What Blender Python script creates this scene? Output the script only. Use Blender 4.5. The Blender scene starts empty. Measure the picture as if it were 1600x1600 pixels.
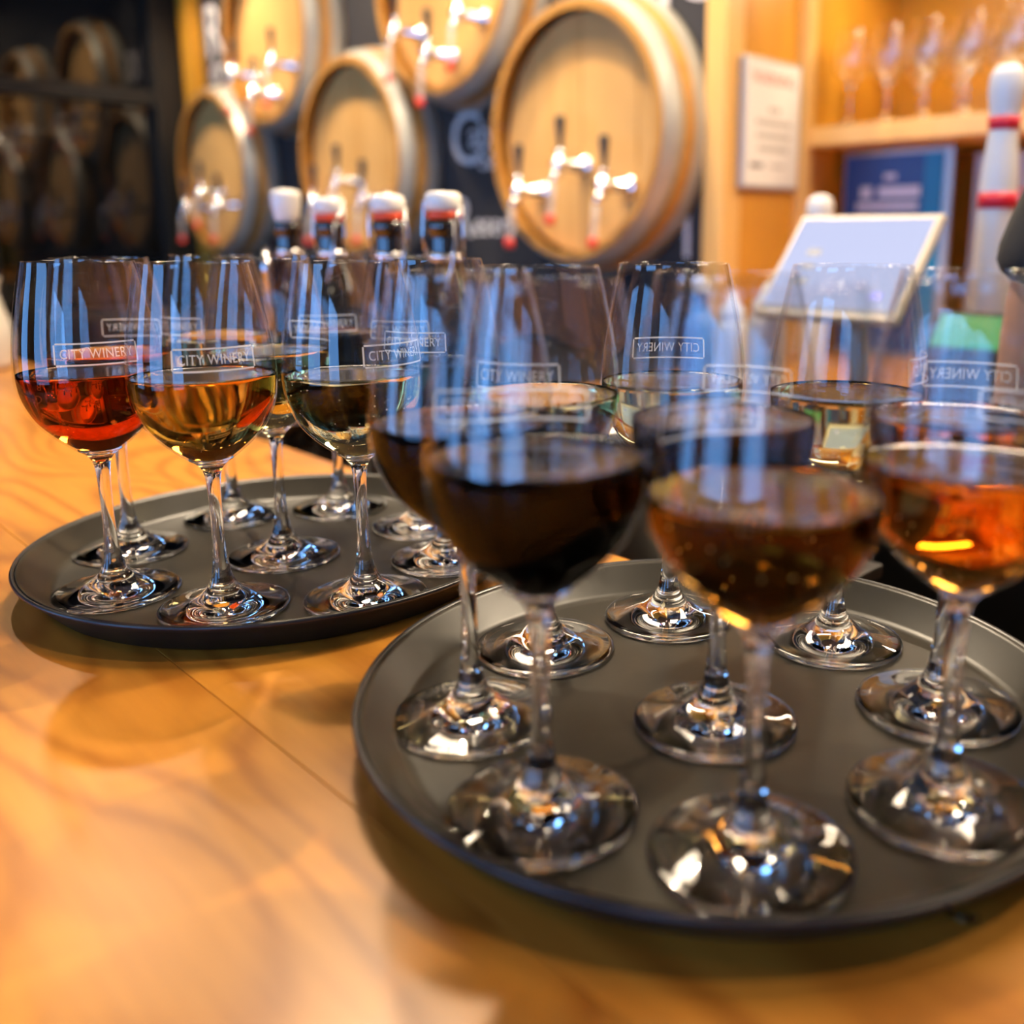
import bpy, bmesh, math, random
from mathutils import Vector, Matrix
R = math.radians
random.seed(7)
scene = bpy.context.scene
C = scene.collection

# ------------------------------------------------------------------ camera
# Axes: X runs along the bar, Y goes from the guest side to the back wall, z = 0 is the floor of the trays.
cam_d = bpy.data.cameras.new('camera')
cam = bpy.data.objects.new('camera', cam_d); C.objects.link(cam)
cam.location = (0, 0, 0.2132)
cam.rotation_euler = (R(90 - 12.635), 0, R(45))
cam_d.sensor_width = 36.0
cam_d.lens = 1483.6 * 36 / 1600
cam_d.shift_x = -0.0927
cam_d.shift_y = -0.0642
cam_d.clip_start = 0.01
cam_d.dof.use_dof = True
cam_d.dof.focus_distance = 0.535
cam_d.dof.aperture_fstop = 3.7
scene.camera = cam

# ------------------------------------------------------------------ view, world, lights
scene.view_settings.view_transform = 'Standard'
scene.view_settings.look = 'None'
scene.view_settings.gamma = 1.0
scene.view_settings.use_curve_mapping = False
scene.view_settings.exposure = 0.66
scene.cycles.max_bounces = 13
scene.cycles.transmission_bounces = 13
scene.cycles.transparent_max_bounces = 22
scene.cycles.glossy_bounces = 5
scene.cycles.adaptive_threshold = 0.05
scene.cycles.use_light_tree = False
scene.cycles.diffuse_bounces = 3
scene.cycles.sample_clamp_indirect = 8.0

world = bpy.data.worlds.new('daylight'); scene.world = world
world.use_nodes = True
wb = world.node_tree.nodes['Background']
wb.inputs[0].default_value = (0.17, 0.44, 1.0, 1)      # overcast blue daylight outside the shop windows
wb.inputs[1].default_value = 4.8

def spot(loc, target, power, color=(1.0, 0.80, 0.56), size=95, radius=0.05, blend=0.5):
    d = bpy.data.lights.new('track_and_fill_spot', 'SPOT')
    d.energy = power; d.color = color; d.spot_size = R(size); d.spot_blend = blend; d.shadow_soft_size = radius
    o = bpy.data.objects.new('track_and_fill_spot', d); C.objects.link(o)
    o.location = loc
    o.rotation_euler = (Vector(target) - Vector(loc)).to_track_quat('-Z', 'Y').to_euler()
    return o
# barrel spots: a track close to the wall, raking steeply down over the heads
for x in (-3.45, -2.85, -2.25, -1.60):
    spot((x, 1.14, 1.56), (x, 1.50, 0.45), 52, size=75, radius=0.03)
# counter lights: small spots, and unseen soft panels added to light the glass feet, from behind the bar towards the guests
def panel(loc, target, power, sx, sy, color=(1.0, 0.80, 0.56)):
    d = bpy.data.lights.new('added_fill_panel', 'AREA'); d.shape = 'RECTANGLE'; d.size = sx; d.size_y = sy; d.energy = power; d.color = color
    o = bpy.data.objects.new('added_fill_panel', d); C.objects.link(o); o.location = loc
    o.rotation_euler = (Vector(target) - Vector(loc)).to_track_quat('-Z', 'Y').to_euler()
panel((-0.15, 1.25, 1.60), (-0.25, 0.35, 0), 19, 0.7, 0.3)
panel((-1.5, 0.95, 1.60), (-1.1, 0.30, 0), 17, 0.7, 0.3)
spot((-0.20, 1.55, 1.58), (-0.25, 0.30, 0), 75, size=50, radius=0.03, blend=0.3)
spot((0.55, 0.80, 1.58), (-0.60, 0.15, 0), 24, size=60, radius=0.03, blend=0.3)
spot((-1.35, 0.85, 1.58), (-0.65, 0.15, 0), 62, size=60, radius=0.03, blend=0.3)
spot((-2.3, 0.60, 1.58), (-1.7, 0.20, 0), 50, size=65, radius=0.03, blend=0.3)
# spot added over the back bar to brighten the white pin
spot((-0.25, 0.75, 1.58), (-0.62, 1.20, 0.2), 22, size=55, radius=0.03)
# soft fill added on the guest side to warm the shadows
for x in (-2.4, -0.9, 0.6): spot((x, -1.0, 1.5), (x - 0.1, 0.0, 0), 6, size=130, radius=0.14)
# shelf spots
panel((-0.55, 1.90, 0.835), (-0.60, 1.70, 0.0), 5, 1.2, 0.04)      # strip added under the upper shelf for glints and tray sheen
spot((-1.05, 1.25, 1.58), (-1.26, 1.75, 0.45), 22, size=60, radius=0.03)

# ------------------------------------------------------------------ materials
def new_mat(name):
    m = bpy.data.materials.new(name); m.use_nodes = True
    nt = m.node_tree
    for n in list(nt.nodes): nt.nodes.remove(n)
    out = nt.nodes.new('ShaderNodeOutputMaterial')
    return m, nt, out

def pbr(name, color, rough=0.5, metal=0.0, noise=0.0, nscale=40, bump=0.0, coat=0.0, emit=None, estr=0.0, spec=0.5):
    m, nt, out = new_mat(name)
    b = nt.nodes.new('ShaderNodeBsdfPrincipled')
    b.inputs['Base Color'].default_value = (*color, 1)
    b.inputs['Roughness'].default_value = rough
    b.inputs['Metallic'].default_value = metal
    b.inputs['Specular IOR Level'].default_value = spec
    b.inputs['Coat Weight'].default_value = coat
    b.inputs['Coat Roughness'].default_value = 0.08
    if emit:
        b.inputs['Emission Color'].default_value = (*emit, 1); b.inputs['Emission Strength'].default_value = estr
    nt.links.new(b.outputs[0], out.inputs[0])
    if noise or bump:
        tc = nt.nodes.new('ShaderNodeTexCoord'); n = nt.nodes.new('ShaderNodeTexNoise')
        n.inputs['Scale'].default_value = nscale; n.inputs['Detail'].default_value = 4
        nt.links.new(tc.outputs['Object'], n.inputs['Vector'])
        if noise:
            mx = nt.nodes.new('ShaderNodeMix'); mx.data_type = 'RGBA'
            mx.inputs['A'].default_value = (*[c * (1 - noise) for c in color], 1)
            mx.inputs['B'].default_value = (*[min(1, c * (1 + noise)) for c in color], 1)
            nt.links.new(n.outputs['Fac'], mx.inputs['Factor']); nt.links.new(mx.outputs['Result'], b.inputs['Base Color'])
        if bump:
            bp = nt.nodes.new('ShaderNodeBump'); bp.inputs['Strength'].default_value = bump; bp.inputs['Distance'].default_value = 0.002
            nt.links.new(n.outputs['Fac'], bp.inputs['Height']); nt.links.new(bp.outputs[0], b.inputs['Normal'])
    return m

def wood(name, light, dark, scale=(1.3, 6.0, 6.0), rings=11.0, rough=0.3, coat=0.3, strength=1.0, spec=0.5):
    """Contour-line (cathedral) grain: sine of a stretched noise, different for every board."""
    m, nt, out = new_mat(name)
    N = nt.nodes.new; L = nt.links.new
    b = N('ShaderNodeBsdfPrincipled'); L(b.outputs[0], out.inputs[0])
    tc = N('ShaderNodeTexCoord'); mp = N('ShaderNodeMapping'); mp.inputs['Scale'].default_value = scale
    oi = N('ShaderNodeObjectInfo'); ad = N('ShaderNodeMath'); ad.operation = 'MULTIPLY'; ad.inputs[1].default_value = 37.0
    L(oi.outputs['Random'], ad.inputs[0])
    L(tc.outputs['Object'], mp.inputs['Vector'])
    n = N('ShaderNodeTexNoise'); n.noise_dimensions = '4D'; n.inputs['Scale'].default_value = 1.0; n.inputs['Detail'].default_value = 1.2; n.inputs['Roughness'].default_value = 0.35
    L(mp.outputs[0], n.inputs['Vector']); L(ad.outputs[0], n.inputs['W'])
    mu = N('ShaderNodeMath'); mu.operation = 'MULTIPLY'; mu.inputs[1].default_value = rings * 6.283; L(n.outputs['Fac'], mu.inputs[0])
    si = N('ShaderNodeMath'); si.operation = 'SINE'; L(mu.outputs[0], si.inputs[0])
    ma = N('ShaderNodeMapRange'); ma.inputs['From Min'].default_value = -1; ma.inputs['From Max'].default_value = 1; L(si.outputs[0], ma.inputs['Value'])
    pw = N('ShaderNodeMath'); pw.operation = 'POWER'; pw.inputs[1].default_value = 3.0; L(ma.outputs[0], pw.inputs[0])
    n2 = N('ShaderNodeTexNoise'); n2.noise_dimensions = '4D'; n2.inputs['Scale'].default_value = 1.0; n2.inputs['Detail'].default_value = 5
    mp2 = N('ShaderNodeMapping'); mp2.inputs['Scale'].default_value = (scale[0] * 6, scale[1] * 22, scale[2] * 22)
    L(tc.outputs['Object'], mp2.inputs['Vector']); L(mp2.outputs[0], n2.inputs['Vector']); L(ad.outputs[0], n2.inputs['W'])
    sm = N('ShaderNodeMath'); sm.operation = 'MULTIPLY_ADD'; sm.inputs[1].default_value = 0.45 * strength; L(pw.outputs[0], sm.inputs[0])
    fm = N('ShaderNodeMath'); fm.operation = 'MULTIPLY'; fm.inputs[1].default_value = 0.55; L(n2.outputs['Fac'], fm.inputs[0]); L(fm.outputs[0], sm.inputs[2])
    mx = N('ShaderNodeMix'); mx.data_type = 'RGBA'; mx.inputs['A'].default_value = (*light, 1); mx.inputs['B'].default_value = (*dark, 1)
    L(sm.outputs[0], mx.inputs['Factor']); L(mx.outputs['Result'], b.inputs['Base Color'])
    b.inputs['Roughness'].default_value = rough; b.inputs['Coat Weight'].default_value = coat; b.inputs['Coat Roughness'].default_value = 0.12; b.inputs['Specular IOR Level'].default_value = spec
    bp = N('ShaderNodeBump'); bp.inputs['Strength'].default_value = 0.08; bp.inputs['Distance'].default_value = 0.001
    L(n2.outputs['Fac'], bp.inputs['Height']); L(bp.outputs[0], b.inputs['Normal'])
    return m

def thin_glass(name, tint=(0.97, 0.975, 0.98), f0=0.02, dry=0.06, line=0.138):
    """A thin wall of clear glass: it passes light straight on and mirrors by the Fresnel law."""
    m, nt, out = new_mat(name); N = nt.nodes.new; L = nt.links.new
    tr = N('ShaderNodeBsdfTransparent'); tr.inputs[0].default_value = (*tint, 1)
    gl = N('ShaderNodeBsdfGlossy'); gl.inputs['Roughness'].default_value = 0.0; gl.inputs['Color'].default_value = (1, 1, 1, 1)
    lw = N('ShaderNodeLayerWeight'); lw.inputs['Blend'].default_value = 0.5
    pw = N('ShaderNodeMath'); pw.operation = 'POWER'; pw.inputs[1].default_value = 5.0; L(lw.outputs['Facing'], pw.inputs[0])
    ma = N('ShaderNodeMath'); ma.operation = 'MULTIPLY_ADD'; ma.inputs[1].default_value = 0.8; L(pw.outputs[0], ma.inputs[0])
    # above the wine both faces of the wall mirror; below it the wine wets the inner face
    tc = N('ShaderNodeTexCoord'); sz = N('ShaderNodeSeparateXYZ'); L(tc.outputs['Object'], sz.inputs[0])
    wl_ = N('ShaderNodeMapRange'); wl_.inputs['From Min'].default_value = line - 0.0005; wl_.inputs['From Max'].default_value = line + 0.0005
    wl_.inputs['To Min'].default_value = f0; wl_.inputs['To Max'].default_value = dry; L(sz.outputs['Z'], wl_.inputs['Value']); L(wl_.outputs[0], ma.inputs[2])
    ge = N('ShaderNodeNewGeometry'); fr = N('ShaderNodeMath'); fr.operation = 'SUBTRACT'; fr.inputs[0].default_value = 1.0; L(ge.outputs['Backfacing'], fr.inputs[1])
    mu = N('ShaderNodeMath'); mu.operation = 'MULTIPLY'; L(ma.outputs[0], mu.inputs[0]); L(fr.outputs[0], mu.inputs[1])
    mx = N('ShaderNodeMixShader'); L(mu.outputs[0], mx.inputs[0]); L(tr.outputs[0], mx.inputs[1]); L(gl.outputs[0], mx.inputs[2])
    L(mx.outputs[0], out.inputs[0])
    return m

def solid_glass(name, ior=1.5):
    m, nt, out = new_mat(name)
    g = nt.nodes.new('ShaderNodeBsdfGlass'); g.inputs['Roughness'].default_value = 0.0; g.inputs['IOR'].default_value = ior
    nt.links.new(g.outputs[0], out.inputs[0])
    return m

def liquid(name, color, density):
    """Wine: bends light everywhere, mirrors only at its free surface (the sides wet the glass)."""
    m, nt, out = new_mat(name); N = nt.nodes.new; L = nt.links.new
    rf = N('ShaderNodeBsdfRefraction'); rf.inputs['IOR'].default_value = 1.34; rf.inputs['Roughness'].default_value = 0.0
    gl = N('ShaderNodeBsdfGlass'); gl.inputs['Roughness'].default_value = 0.0; gl.inputs['IOR'].default_value = 1.34
    ge = N('ShaderNodeNewGeometry'); sx = N('ShaderNodeSeparateXYZ'); L(ge.outputs['True Normal'], sx.inputs[0])
    ab = N('ShaderNodeMath'); ab.operation = 'ABSOLUTE'; L(sx.outputs['Z'], ab.inputs[0])
    st = N('ShaderNodeMath'); st.operation = 'GREATER_THAN'; st.inputs[1].default_value = 0.9; L(ab.outputs[0], st.inputs[0])
    mu = N('ShaderNodeMath'); mu.operation = 'MAXIMUM'; L(ge.outputs['Backfacing'], mu.inputs[0]); L(st.outputs[0], mu.inputs[1])
    mx = N('ShaderNodeMixShader'); L(mu.outputs[0], mx.inputs[0]); L(rf.outputs[0], mx.inputs[1]); L(gl.outputs[0], mx.inputs[2])
    v = N('ShaderNodeVolumeAbsorption'); v.inputs['Color'].default_value = (*color, 1); v.inputs['Density'].default_value = density
    L(mx.outputs[0], out.inputs['Surface']); L(v.outputs[0], out.inputs['Volume'])
    return m

def etched(name, color=(0.9, 0.9, 0.9), alpha=0.6):
    m, nt, out = new_mat(name); N = nt.nodes.new; L = nt.links.new
    tr = N('ShaderNodeBsdfTransparent'); d = N('ShaderNodeBsdfDiffuse'); d.inputs[0].default_value = (*color, 1)
    tl = N('ShaderNodeBsdfTranslucent'); tl.inputs[0].default_value = (*color, 1)
    m1 = N('ShaderNodeMixShader'); m1.inputs[0].default_value = 0.5; L(d.outputs[0], m1.inputs[1]); L(tl.outputs[0], m1.inputs[2])
    m2 = N('ShaderNodeMixShader'); m2.inputs[0].default_value = alpha; L(tr.outputs[0], m2.inputs[1]); L(m1.outputs[0], m2.inputs[2])
    L(m2.outputs[0], out.inputs[0])
    return m

M = {}
M['counter'] = wood('maple_counter', (0.60, 0.255, 0.034), (0.25, 0.072, 0.006), scale=(2.4, 6.5, 6.5), rings=18, rough=0.33, coat=0.0, strength=0.85, spec=0.32)
M['maple'] = wood('maple_joinery', (0.70, 0.33, 0.025), (0.56, 0.22, 0.014), scale=(4, 4, 0.7), rings=4, rough=0.4, coat=0.1, strength=0.6)
M['pale_maple'] = wood('pale_maple_edging', (0.82, 0.50, 0.16), (0.70, 0.37, 0.09), scale=(4, 4, 0.7), rings=3, rough=0.4, coat=0.1, strength=0.5)
M['oak_head'] = wood('oak_barrel_head', (0.74, 0.42, 0.135), (0.58, 0.29, 0.07), scale=(9, 9, 1.2), rings=3, rough=0.55, coat=0.0, strength=0.6)
M['oak_stave'] = wood('oak_stave', (0.60, 0.30, 0.065), (0.42, 0.18, 0.03), scale=(9, 1.5, 9), rings=3, rough=0.5, coat=0.05)
M['hoop'] = pbr('galvanised_hoop', (0.50, 0.48, 0.42), 0.42, 0.35, noise=0.15, nscale=30)
M['chrome'] = pbr('chrome', (0.92, 0.92, 0.92), 0.10, 1.0)
M['black_plastic'] = pbr('black_plastic', (0.018, 0.018, 0.02), 0.35)
M['red_cap'] = pbr('red_rubber', (0.85, 0.05, 0.025), 0.4)
M['clear_tube'] = etched('clear_tubing', (0.95, 0.92, 0.9), 0.45)
M['tray'] = pbr('tray_plastic', (0.012, 0.013, 0.018), 0.32, noise=0.2, nscale=60)
M['liner'] = pbr('tray_rubber_liner', (0.020, 0.0170, 0.0115), 0.33, noise=0.18, nscale=25, bump=0.12, spec=0.28)
M['chalkboard'] = pbr('chalkboard', (0.022, 0.021, 0.023), 0.6, noise=0.3, nscale=6)
M['chalk'] = pbr('chalk', (0.70, 0.66, 0.64), 0.9, noise=0.25, nscale=60)
M['dark_glass'] = pbr('dark_window_glass', (0.004, 0.004, 0.004), 0.03, spec=0.9)
M['dark_metal'] = pbr('dark_frame', (0.01, 0.009, 0.008), 0.5)
M['white_wall'] = pbr('painted_wall', (0.32, 0.26, 0.20), 0.8)
M['ceiling'] = pbr('dark_ceiling', (0.10, 0.085, 0.07), 0.8)
M['black_stone'] = pbr('black_stone', (0.012, 0.011, 0.011), 0.35, noise=0.3, nscale=30)
M['floor'] = pbr('concrete_floor', (0.06, 0.055, 0.05), 0.6, noise=0.2, nscale=8)
M['glass'] = thin_glass('wine_glass_wall')
M['stem'] = solid_glass('wine_glass_stem')
M['foot'] = solid_glass('wine_glass_foot')
M['etch'] = etched('etched_print', (0.95, 0.95, 0.95), 0.62)
M['red_wine'] = liquid('red_wine', (0.50, 0.01, 0.02), 260)
M['rose_wine'] = liquid('rose_wine', (0.95, 0.60, 0.12), 58)
M['amber_wine'] = liquid('amber_wine', (0.96, 0.72, 0.14), 50)
M['orange_wine'] = liquid('orange_wine', (0.98, 0.70, 0.08), 42)
M['white_wine'] = liquid('white_wine', (0.96, 0.88, 0.38), 20)
M['bubble'] = pbr('gas_bubble', (0.95, 0.93, 0.85), 0.05, spec=1.0)
M['bottle_glass'] = pbr('brown_bottle_glass', (0.012, 0.007, 0.004), 0.04, coat=0.6, spec=0.8)
M['ceramic'] = pbr('cream_ceramic', (0.85, 0.80, 0.72), 0.25, coat=0.3)
M['gasket'] = pbr('orange_gasket', (0.85, 0.08, 0.02), 0.45)
M['wire'] = pbr('steel_wire', (0.75, 0.75, 0.76), 0.15, 1.0)
M['paper'] = pbr('cream_paper', (0.80, 0.76, 0.70), 0.7)
M['grey_paper'] = pbr('grey_paper', (0.50, 0.52, 0.54), 0.7)
M['blue_print'] = pbr('blue_print', (0.012, 0.07, 0.26), 0.4)
M['teal_print'] = pbr('teal_print', (0.0, 0.19, 0.42), 0.4)
M['white_print'] = pbr('white_print', (0.62, 0.68, 0.78), 0.6)
M['red_print'] = pbr('red_print', (0.85, 0.13, 0.08), 0.6)
M['grey_print'] = pbr('grey_print', (0.50, 0.46, 0.40), 0.7)
M['dark_print'] = pbr('dark_print', (0.10, 0.10, 0.11), 0.6)
M['silver_frame'] = pbr('silver_frame', (0.42, 0.40, 0.38), 0.35, 0.6)
M['tablet'] = pbr('tablet_casing', (0.42, 0.37, 0.31), 0.35, 0.3)
M['screen'] = pbr('lit_screen', (0.02, 0.02, 0.02), 0.6, spec=0.15, emit=(0.46, 0.51, 0.76), estr=0.75)
M['screen_dark'] = pbr('screen_dark_mark', (0.02, 0.02, 0.02), 0.3, emit=(0.12, 0.12, 0.15), estr=1.0)
M['screen_blue'] = pbr('screen_blue_mark', (0.02, 0.02, 0.02), 0.3, emit=(0.08, 0.12, 0.75), estr=1.0)
M['screen_green'] = pbr('screen_green_bar', (0.02, 0.02, 0.02), 0.3, emit=(0.08, 0.34, 0.10), estr=1.0)
M['white_plastic'] = pbr('white_plastic', (0.82, 0.79, 0.74), 0.35)
M['pin_red'] = pbr('red_stripe', (0.75, 0.012, 0.04), 0.4)
M['blue_plastic'] = pbr('blue_plastic', (0.05, 0.22, 0.60), 0.35)
M['skin'] = pbr('skin', (0.62, 0.32, 0.18), 0.5)
M['black_cloth'] = pbr('black_cotton', (0.022, 0.021, 0.018), 0.85, noise=0.25, nscale=60)
M['hair'] = pbr('dark_hair', (0.02, 0.014, 0.01), 0.5)
M['steel'] = pbr('brushed_steel', (0.6, 0.58, 0.55), 0.3, 1.0)
M['eye'] = pbr('eye_white', (0.8, 0.8, 0.78), 0.3)
M['lip'] = pbr('lip', (0.45, 0.16, 0.12), 0.5)

# ------------------------------------------------------------------ geometry helpers
def link(name, me, mat=None, parent=None, loc=None, rot=None):
    o = bpy.data.objects.new(name, me); C.objects.link(o)
    if mat is not None and me is not None and len(me.materials) == 0: me.materials.append(mat)
    if parent is not None: o.parent = parent
    if loc is not None: o.location = loc
    if rot is not None: o.rotation_euler = rot
    return o

def empty(name, loc=(0, 0, 0), rotz=0.0):
    o = bpy.data.objects.new(name, None); C.objects.link(o); o.location = loc; o.rotation_euler = (0, 0, rotz); o.empty_display_size = 0.02
    return o

def tag(o, label, cat=None, group=None, kind=None):
    o['label'] = label
    if cat: o['category'] = cat
    if group: o['group'] = group
    if kind: o['kind'] = kind
    return o

def box_mesh(name, size, bevel=0.0, center=(0, 0, 0), seg=2):
    bm = bmesh.new(); bmesh.ops.create_cube(bm, size=1.0)
    bmesh.ops.scale(bm, vec=size, verts=bm.verts); bmesh.ops.translate(bm, vec=center, verts=bm.verts)
    if bevel: bmesh.ops.bevel(bm, geom=list(bm.edges), offset=bevel, segments=seg, affect='EDGES', profile=0.5)
    me = bpy.data.meshes.new(name); bm.to_mesh(me); bm.free()
    return me

def box(name, lo, hi, mat, parent=None, bevel=0.0):
    """A box given by two opposite corners; its origin is at its centre."""
    size = [b - a for a, b in zip(lo, hi)]; ctr = [(a + b) / 2 for a, b in zip(lo, hi)]
    return link(name, box_mesh(name, size, bevel), mat, parent, ctr)

def lathe_mesh(name, prof, seg=48, smooth=True, close=False):
    vs = []; fs = []; rings = []
    for r, z in prof:
        if r < 1e-6:
            rings.append([len(vs)]); vs.append((0, 0, z))
        else:
            rings.append(list(range(len(vs), len(vs) + seg)))
            vs += [(r * math.cos(2 * math.pi * k / seg), r * math.sin(2 * math.pi * k / seg), z) for k in range(seg)]
    for a, b in zip(rings[:-1], rings[1:]):
        for k in range(seg):
            k2 = (k + 1) % seg
            if len(a) == 1 and len(b) == 1: continue
            if len(a) == 1: fs.append((a[0], b[k2], b[k]))
            elif len(b) == 1: fs.append((a[k], a[k2], b[0]))
            else: fs.append((a[k], a[k2], b[k2], b[k]))
    me = bpy.data.meshes.new(name); me.from_pydata(vs, [], fs); me.update()
    if smooth: me.polygons.foreach_set('use_smooth', [True] * len(me.polygons))
    return me

def spline(pts, n=6):
    """Catmull-Rom through the profile points."""
    out = []
    P = [pts[0]] + list(pts) + [pts[-1]]
    for i in range(1, len(P) - 2):
        p0, p1, p2, p3 = P[i - 1], P[i], P[i + 1], P[i + 2]
        for k in range(n):
            t = k / n
            out.append(tuple(0.5 * (2 * b + (c - a) * t + (2 * a - 5 * b + 4 * c - d) * t * t + (3 * b - a - 3 * c + d) * t ** 3)
                             for a, b, c, d in zip(p0, p1, p2, p3)))
    out.append(tuple(pts[-1]))
    return out

def tube_mesh(name, pts, rad, seg=10, cap=True):
    bm = bmesh.new(); rings = []
    n = len(pts); pts = [Vector(p) for p in pts]
    rad = rad if isinstance(rad, (list, tuple)) else [rad] * n
    for i, p in enumerate(pts):
        t = (pts[min(i + 1, n - 1)] - pts[max(i - 1, 0)]).normalized()
        a = t.orthogonal().normalized() if i == 0 else (a - t * a.dot(t)).normalized()
        b = t.cross(a)
        rings.append([bm.verts.new(p + (a * math.cos(2 * math.pi * k / seg) + b * math.sin(2 * math.pi * k / seg)) * rad[i]) for k in range(seg)])
    for r1, r2 in zip(rings[:-1], rings[1:]):
        for k in range(seg):
            f = bm.faces.new((r1[k], r1[(k + 1) % seg], r2[(k + 1) % seg], r2[k])); f.smooth = True
    if cap:
        bm.faces.new(list(reversed(rings[0]))); bm.faces.new(rings[-1])
    me = bpy.data.meshes.new(name); bm.to_mesh(me); bm.free()
    return me

def text_mesh(body, size, extrude=0.0, align='CENTER', spacing=1.0):
    cu = bpy.data.curves.new('letters', 'FONT'); cu.body = body; cu.size = size; cu.extrude = extrude
    cu.align_x = align; cu.align_y = 'CENTER'; cu.space_character = spacing; cu.resolution_u = 3
    o = bpy.data.objects.new('letters', cu); C.objects.link(o)
    bpy.context.view_layer.update()
    me = bpy.data.meshes.new_from_object(o.evaluated_get(bpy.context.evaluated_depsgraph_get()))
    bpy.data.objects.remove(o); bpy.data.curves.remove(cu)
    return me

def struct(o, label=None):
    o['kind'] = 'structure'
    if label: o['label'] = label
    return o

# ------------------------------------------------------------------ room shell
ZF, ZC = -1.08, 1.66
XL, XR, YF, YB = -3.95, 2.4, -2.7, 2.25
struct(box('floor', (XL - .3, YF - .3, ZF - 0.1), (XR + .3, YB + .3, ZF), M['floor']), 'dark concrete floor of the tasting room')
struct(box('ceiling', (XL - .3, YF - .3, ZC), (XR + .3, YB + .3, ZC + 0.1), M['ceiling']), 'dark ceiling over the bar')
wb_ = struct(box('wall_back', (XL - .3, 1.62, ZF), (-1.316, 1.72, ZC), M['chalkboard']), 'black chalkboard wall behind the barrels with chalk lettering')
struct(box('wall_niche', (-1.5, YB, ZF), (XR + .3, YB + 0.1, ZC), M['maple']), 'maple back panel of the shelf niche')
struct(box('wall_right', (XR, YF, ZF), (XR + 0.1, YB, ZC), M['white_wall']), 'painted wall at the right end of the bar')
# dark window wall on the left, with its frame bars
wl = struct(box('wall_left', (XL - 0.12, YF, ZF), (XL, 1.62, ZC), M['dark_glass']), 'dark window wall mirroring the barrels')
box('frame_rail', (0, 0, 0), (0.05, 4.2, 0.055), M['dark_metal'], wl).location = (0.085, 0.0, 0.425)
for y in (-1.1, -0.05, 1.0):
    box('frame_post', (0, 0, 0), (0.05, 0.06, 2.7), M['dark_metal'], wl).location = (0.085, y + 0.4, 0.0)
box('frame_post', (0, 0, 0), (0.06, 0.14, 2.7), M['dark_metal'], wl).location = (0.09, 2.085, 0.0)
t1 = struct(box('trim_1', (-3.86, 1.575, ZF), (-3.77, 1.62, ZC), M['maple']), 'maple trim at the left end of the chalkboard')
# front wall with three tall shop windows behind the camera
wf = struct(box('wall_front', (XL, YF - 0.1, ZF), (XR, YF, -0.45), M['white_wall']), 'low wall under the shop windows')
struct(box('wall_front_top', (XL, YF - 0.1, 1.35), (XR, YF, ZC), M['white_wall']), 'wall above the shop windows')
wx = [-2.7, -0.7, 1.3]
ww = 1.25
edges = [XL] + sum([[x - ww / 2, x + ww / 2] for x in wx], []) + [XR]
for i in range(0, len(edges), 2):
    struct(box('wall_front_pier', (edges[i], YF - 0.1, -0.45), (edges[i + 1], YF, 1.35), M['white_wall']), 'pier between the shop windows')
for i, x in enumerate(wx):
    w = empty('window_%d' % (i + 1), (x, YF - 0.05, -0.45)); struct(w, 'tall shop window with a dark frame')
    for sx in (-1, 1): box('window_frame', (0, 0, 0), (0.04, 0.06, 1.8), M['dark_metal'], w).location = (sx * (ww / 2 - 0.02), 0, 0.9)
    for z in (0.02, 1.78): box('window_frame', (0, 0, 0), (ww, 0.06, 0.04), M['dark_metal'], w).location = (0, 0, z)
    d = bpy.data.lights.new('window_portal', 'AREA'); d.shape = 'RECTANGLE'; d.size = ww; d.size_y = 1.8; d.cycles.is_portal = True
    po = bpy.data.objects.new('window_portal', d); C.objects.link(po); po.location = (x, YF - 0.005, 0.45); po.rotation_euler = (R(90), 0, 0)

# casings made up for the added fill panels and shelf strip (light set at top)
def added_housing(loc, target, sx, sy, label):
    e = empty('added_ceiling_lamp' if loc[2] > 1.2 else 'added_shelf_lamp', loc); tag(e, label, 'lamp')
    e.rotation_euler = (Vector(target) - Vector(loc)).to_track_quat('-Z', 'Y').to_euler()
    link('added_housing', box_mesh('added_housing', (sx + .02, sy + .01, .012), .002), M['dark_metal'], e, (0, 0, .012))
    for s_ in (-1, 1): link('rim', box_mesh('rim', (.008, sy + .01, .014), .001), M['dark_metal'], e, (s_ * (sx / 2 + .006), 0, .0))
added_housing((-0.15, 1.25, 1.60), (-0.25, 0.35, 0), 0.7, 0.3, 'added unseen ceiling lamp above the aisle, near the shelf unit')
added_housing((-1.5, 0.95, 1.60), (-1.1, 0.30, 0), 0.7, 0.3, 'added unseen ceiling lamp above the aisle, in front of the barrels')
added_housing((-0.55, 1.90, 0.835), (-0.60, 1.70, 0.0), 1.2, 0.04, 'added light strip fixed under the upper maple shelf')

# chalk lettering on the board (hidden in part behind the barrels)
def chalk(body, x, z, size, italic=0.0):
    me = text_mesh(body, size, 0.0006, 'LEFT')
    o = link('chalk_lettering', me, M['chalk'], wb_, Vector((x, 1.6185, z)) - wb_.location, (R(90), 0, 0))
    return o
chalk('C', -2.225, 0.455, 0.20); chalk('abernet', -2.14, 0.465, 0.10); chalk('Sauv', -2.10, 0.405, 0.085)
chalk('R', -2.225, 0.25, 0.15); chalk('eserve', -2.13, 0.235, 0.085)
chalk('Rosé', -3.74, 0.93, 0.26); chalk('dry', -3.72, 0.80, 0.13)
chalk('Blanc', -3.05 + 0.42, 0.98, 0.16); chalk('Blend', -1.62, 0.76, 0.26)
chalk('l', -1.39, 0.21, 0.16)

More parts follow.
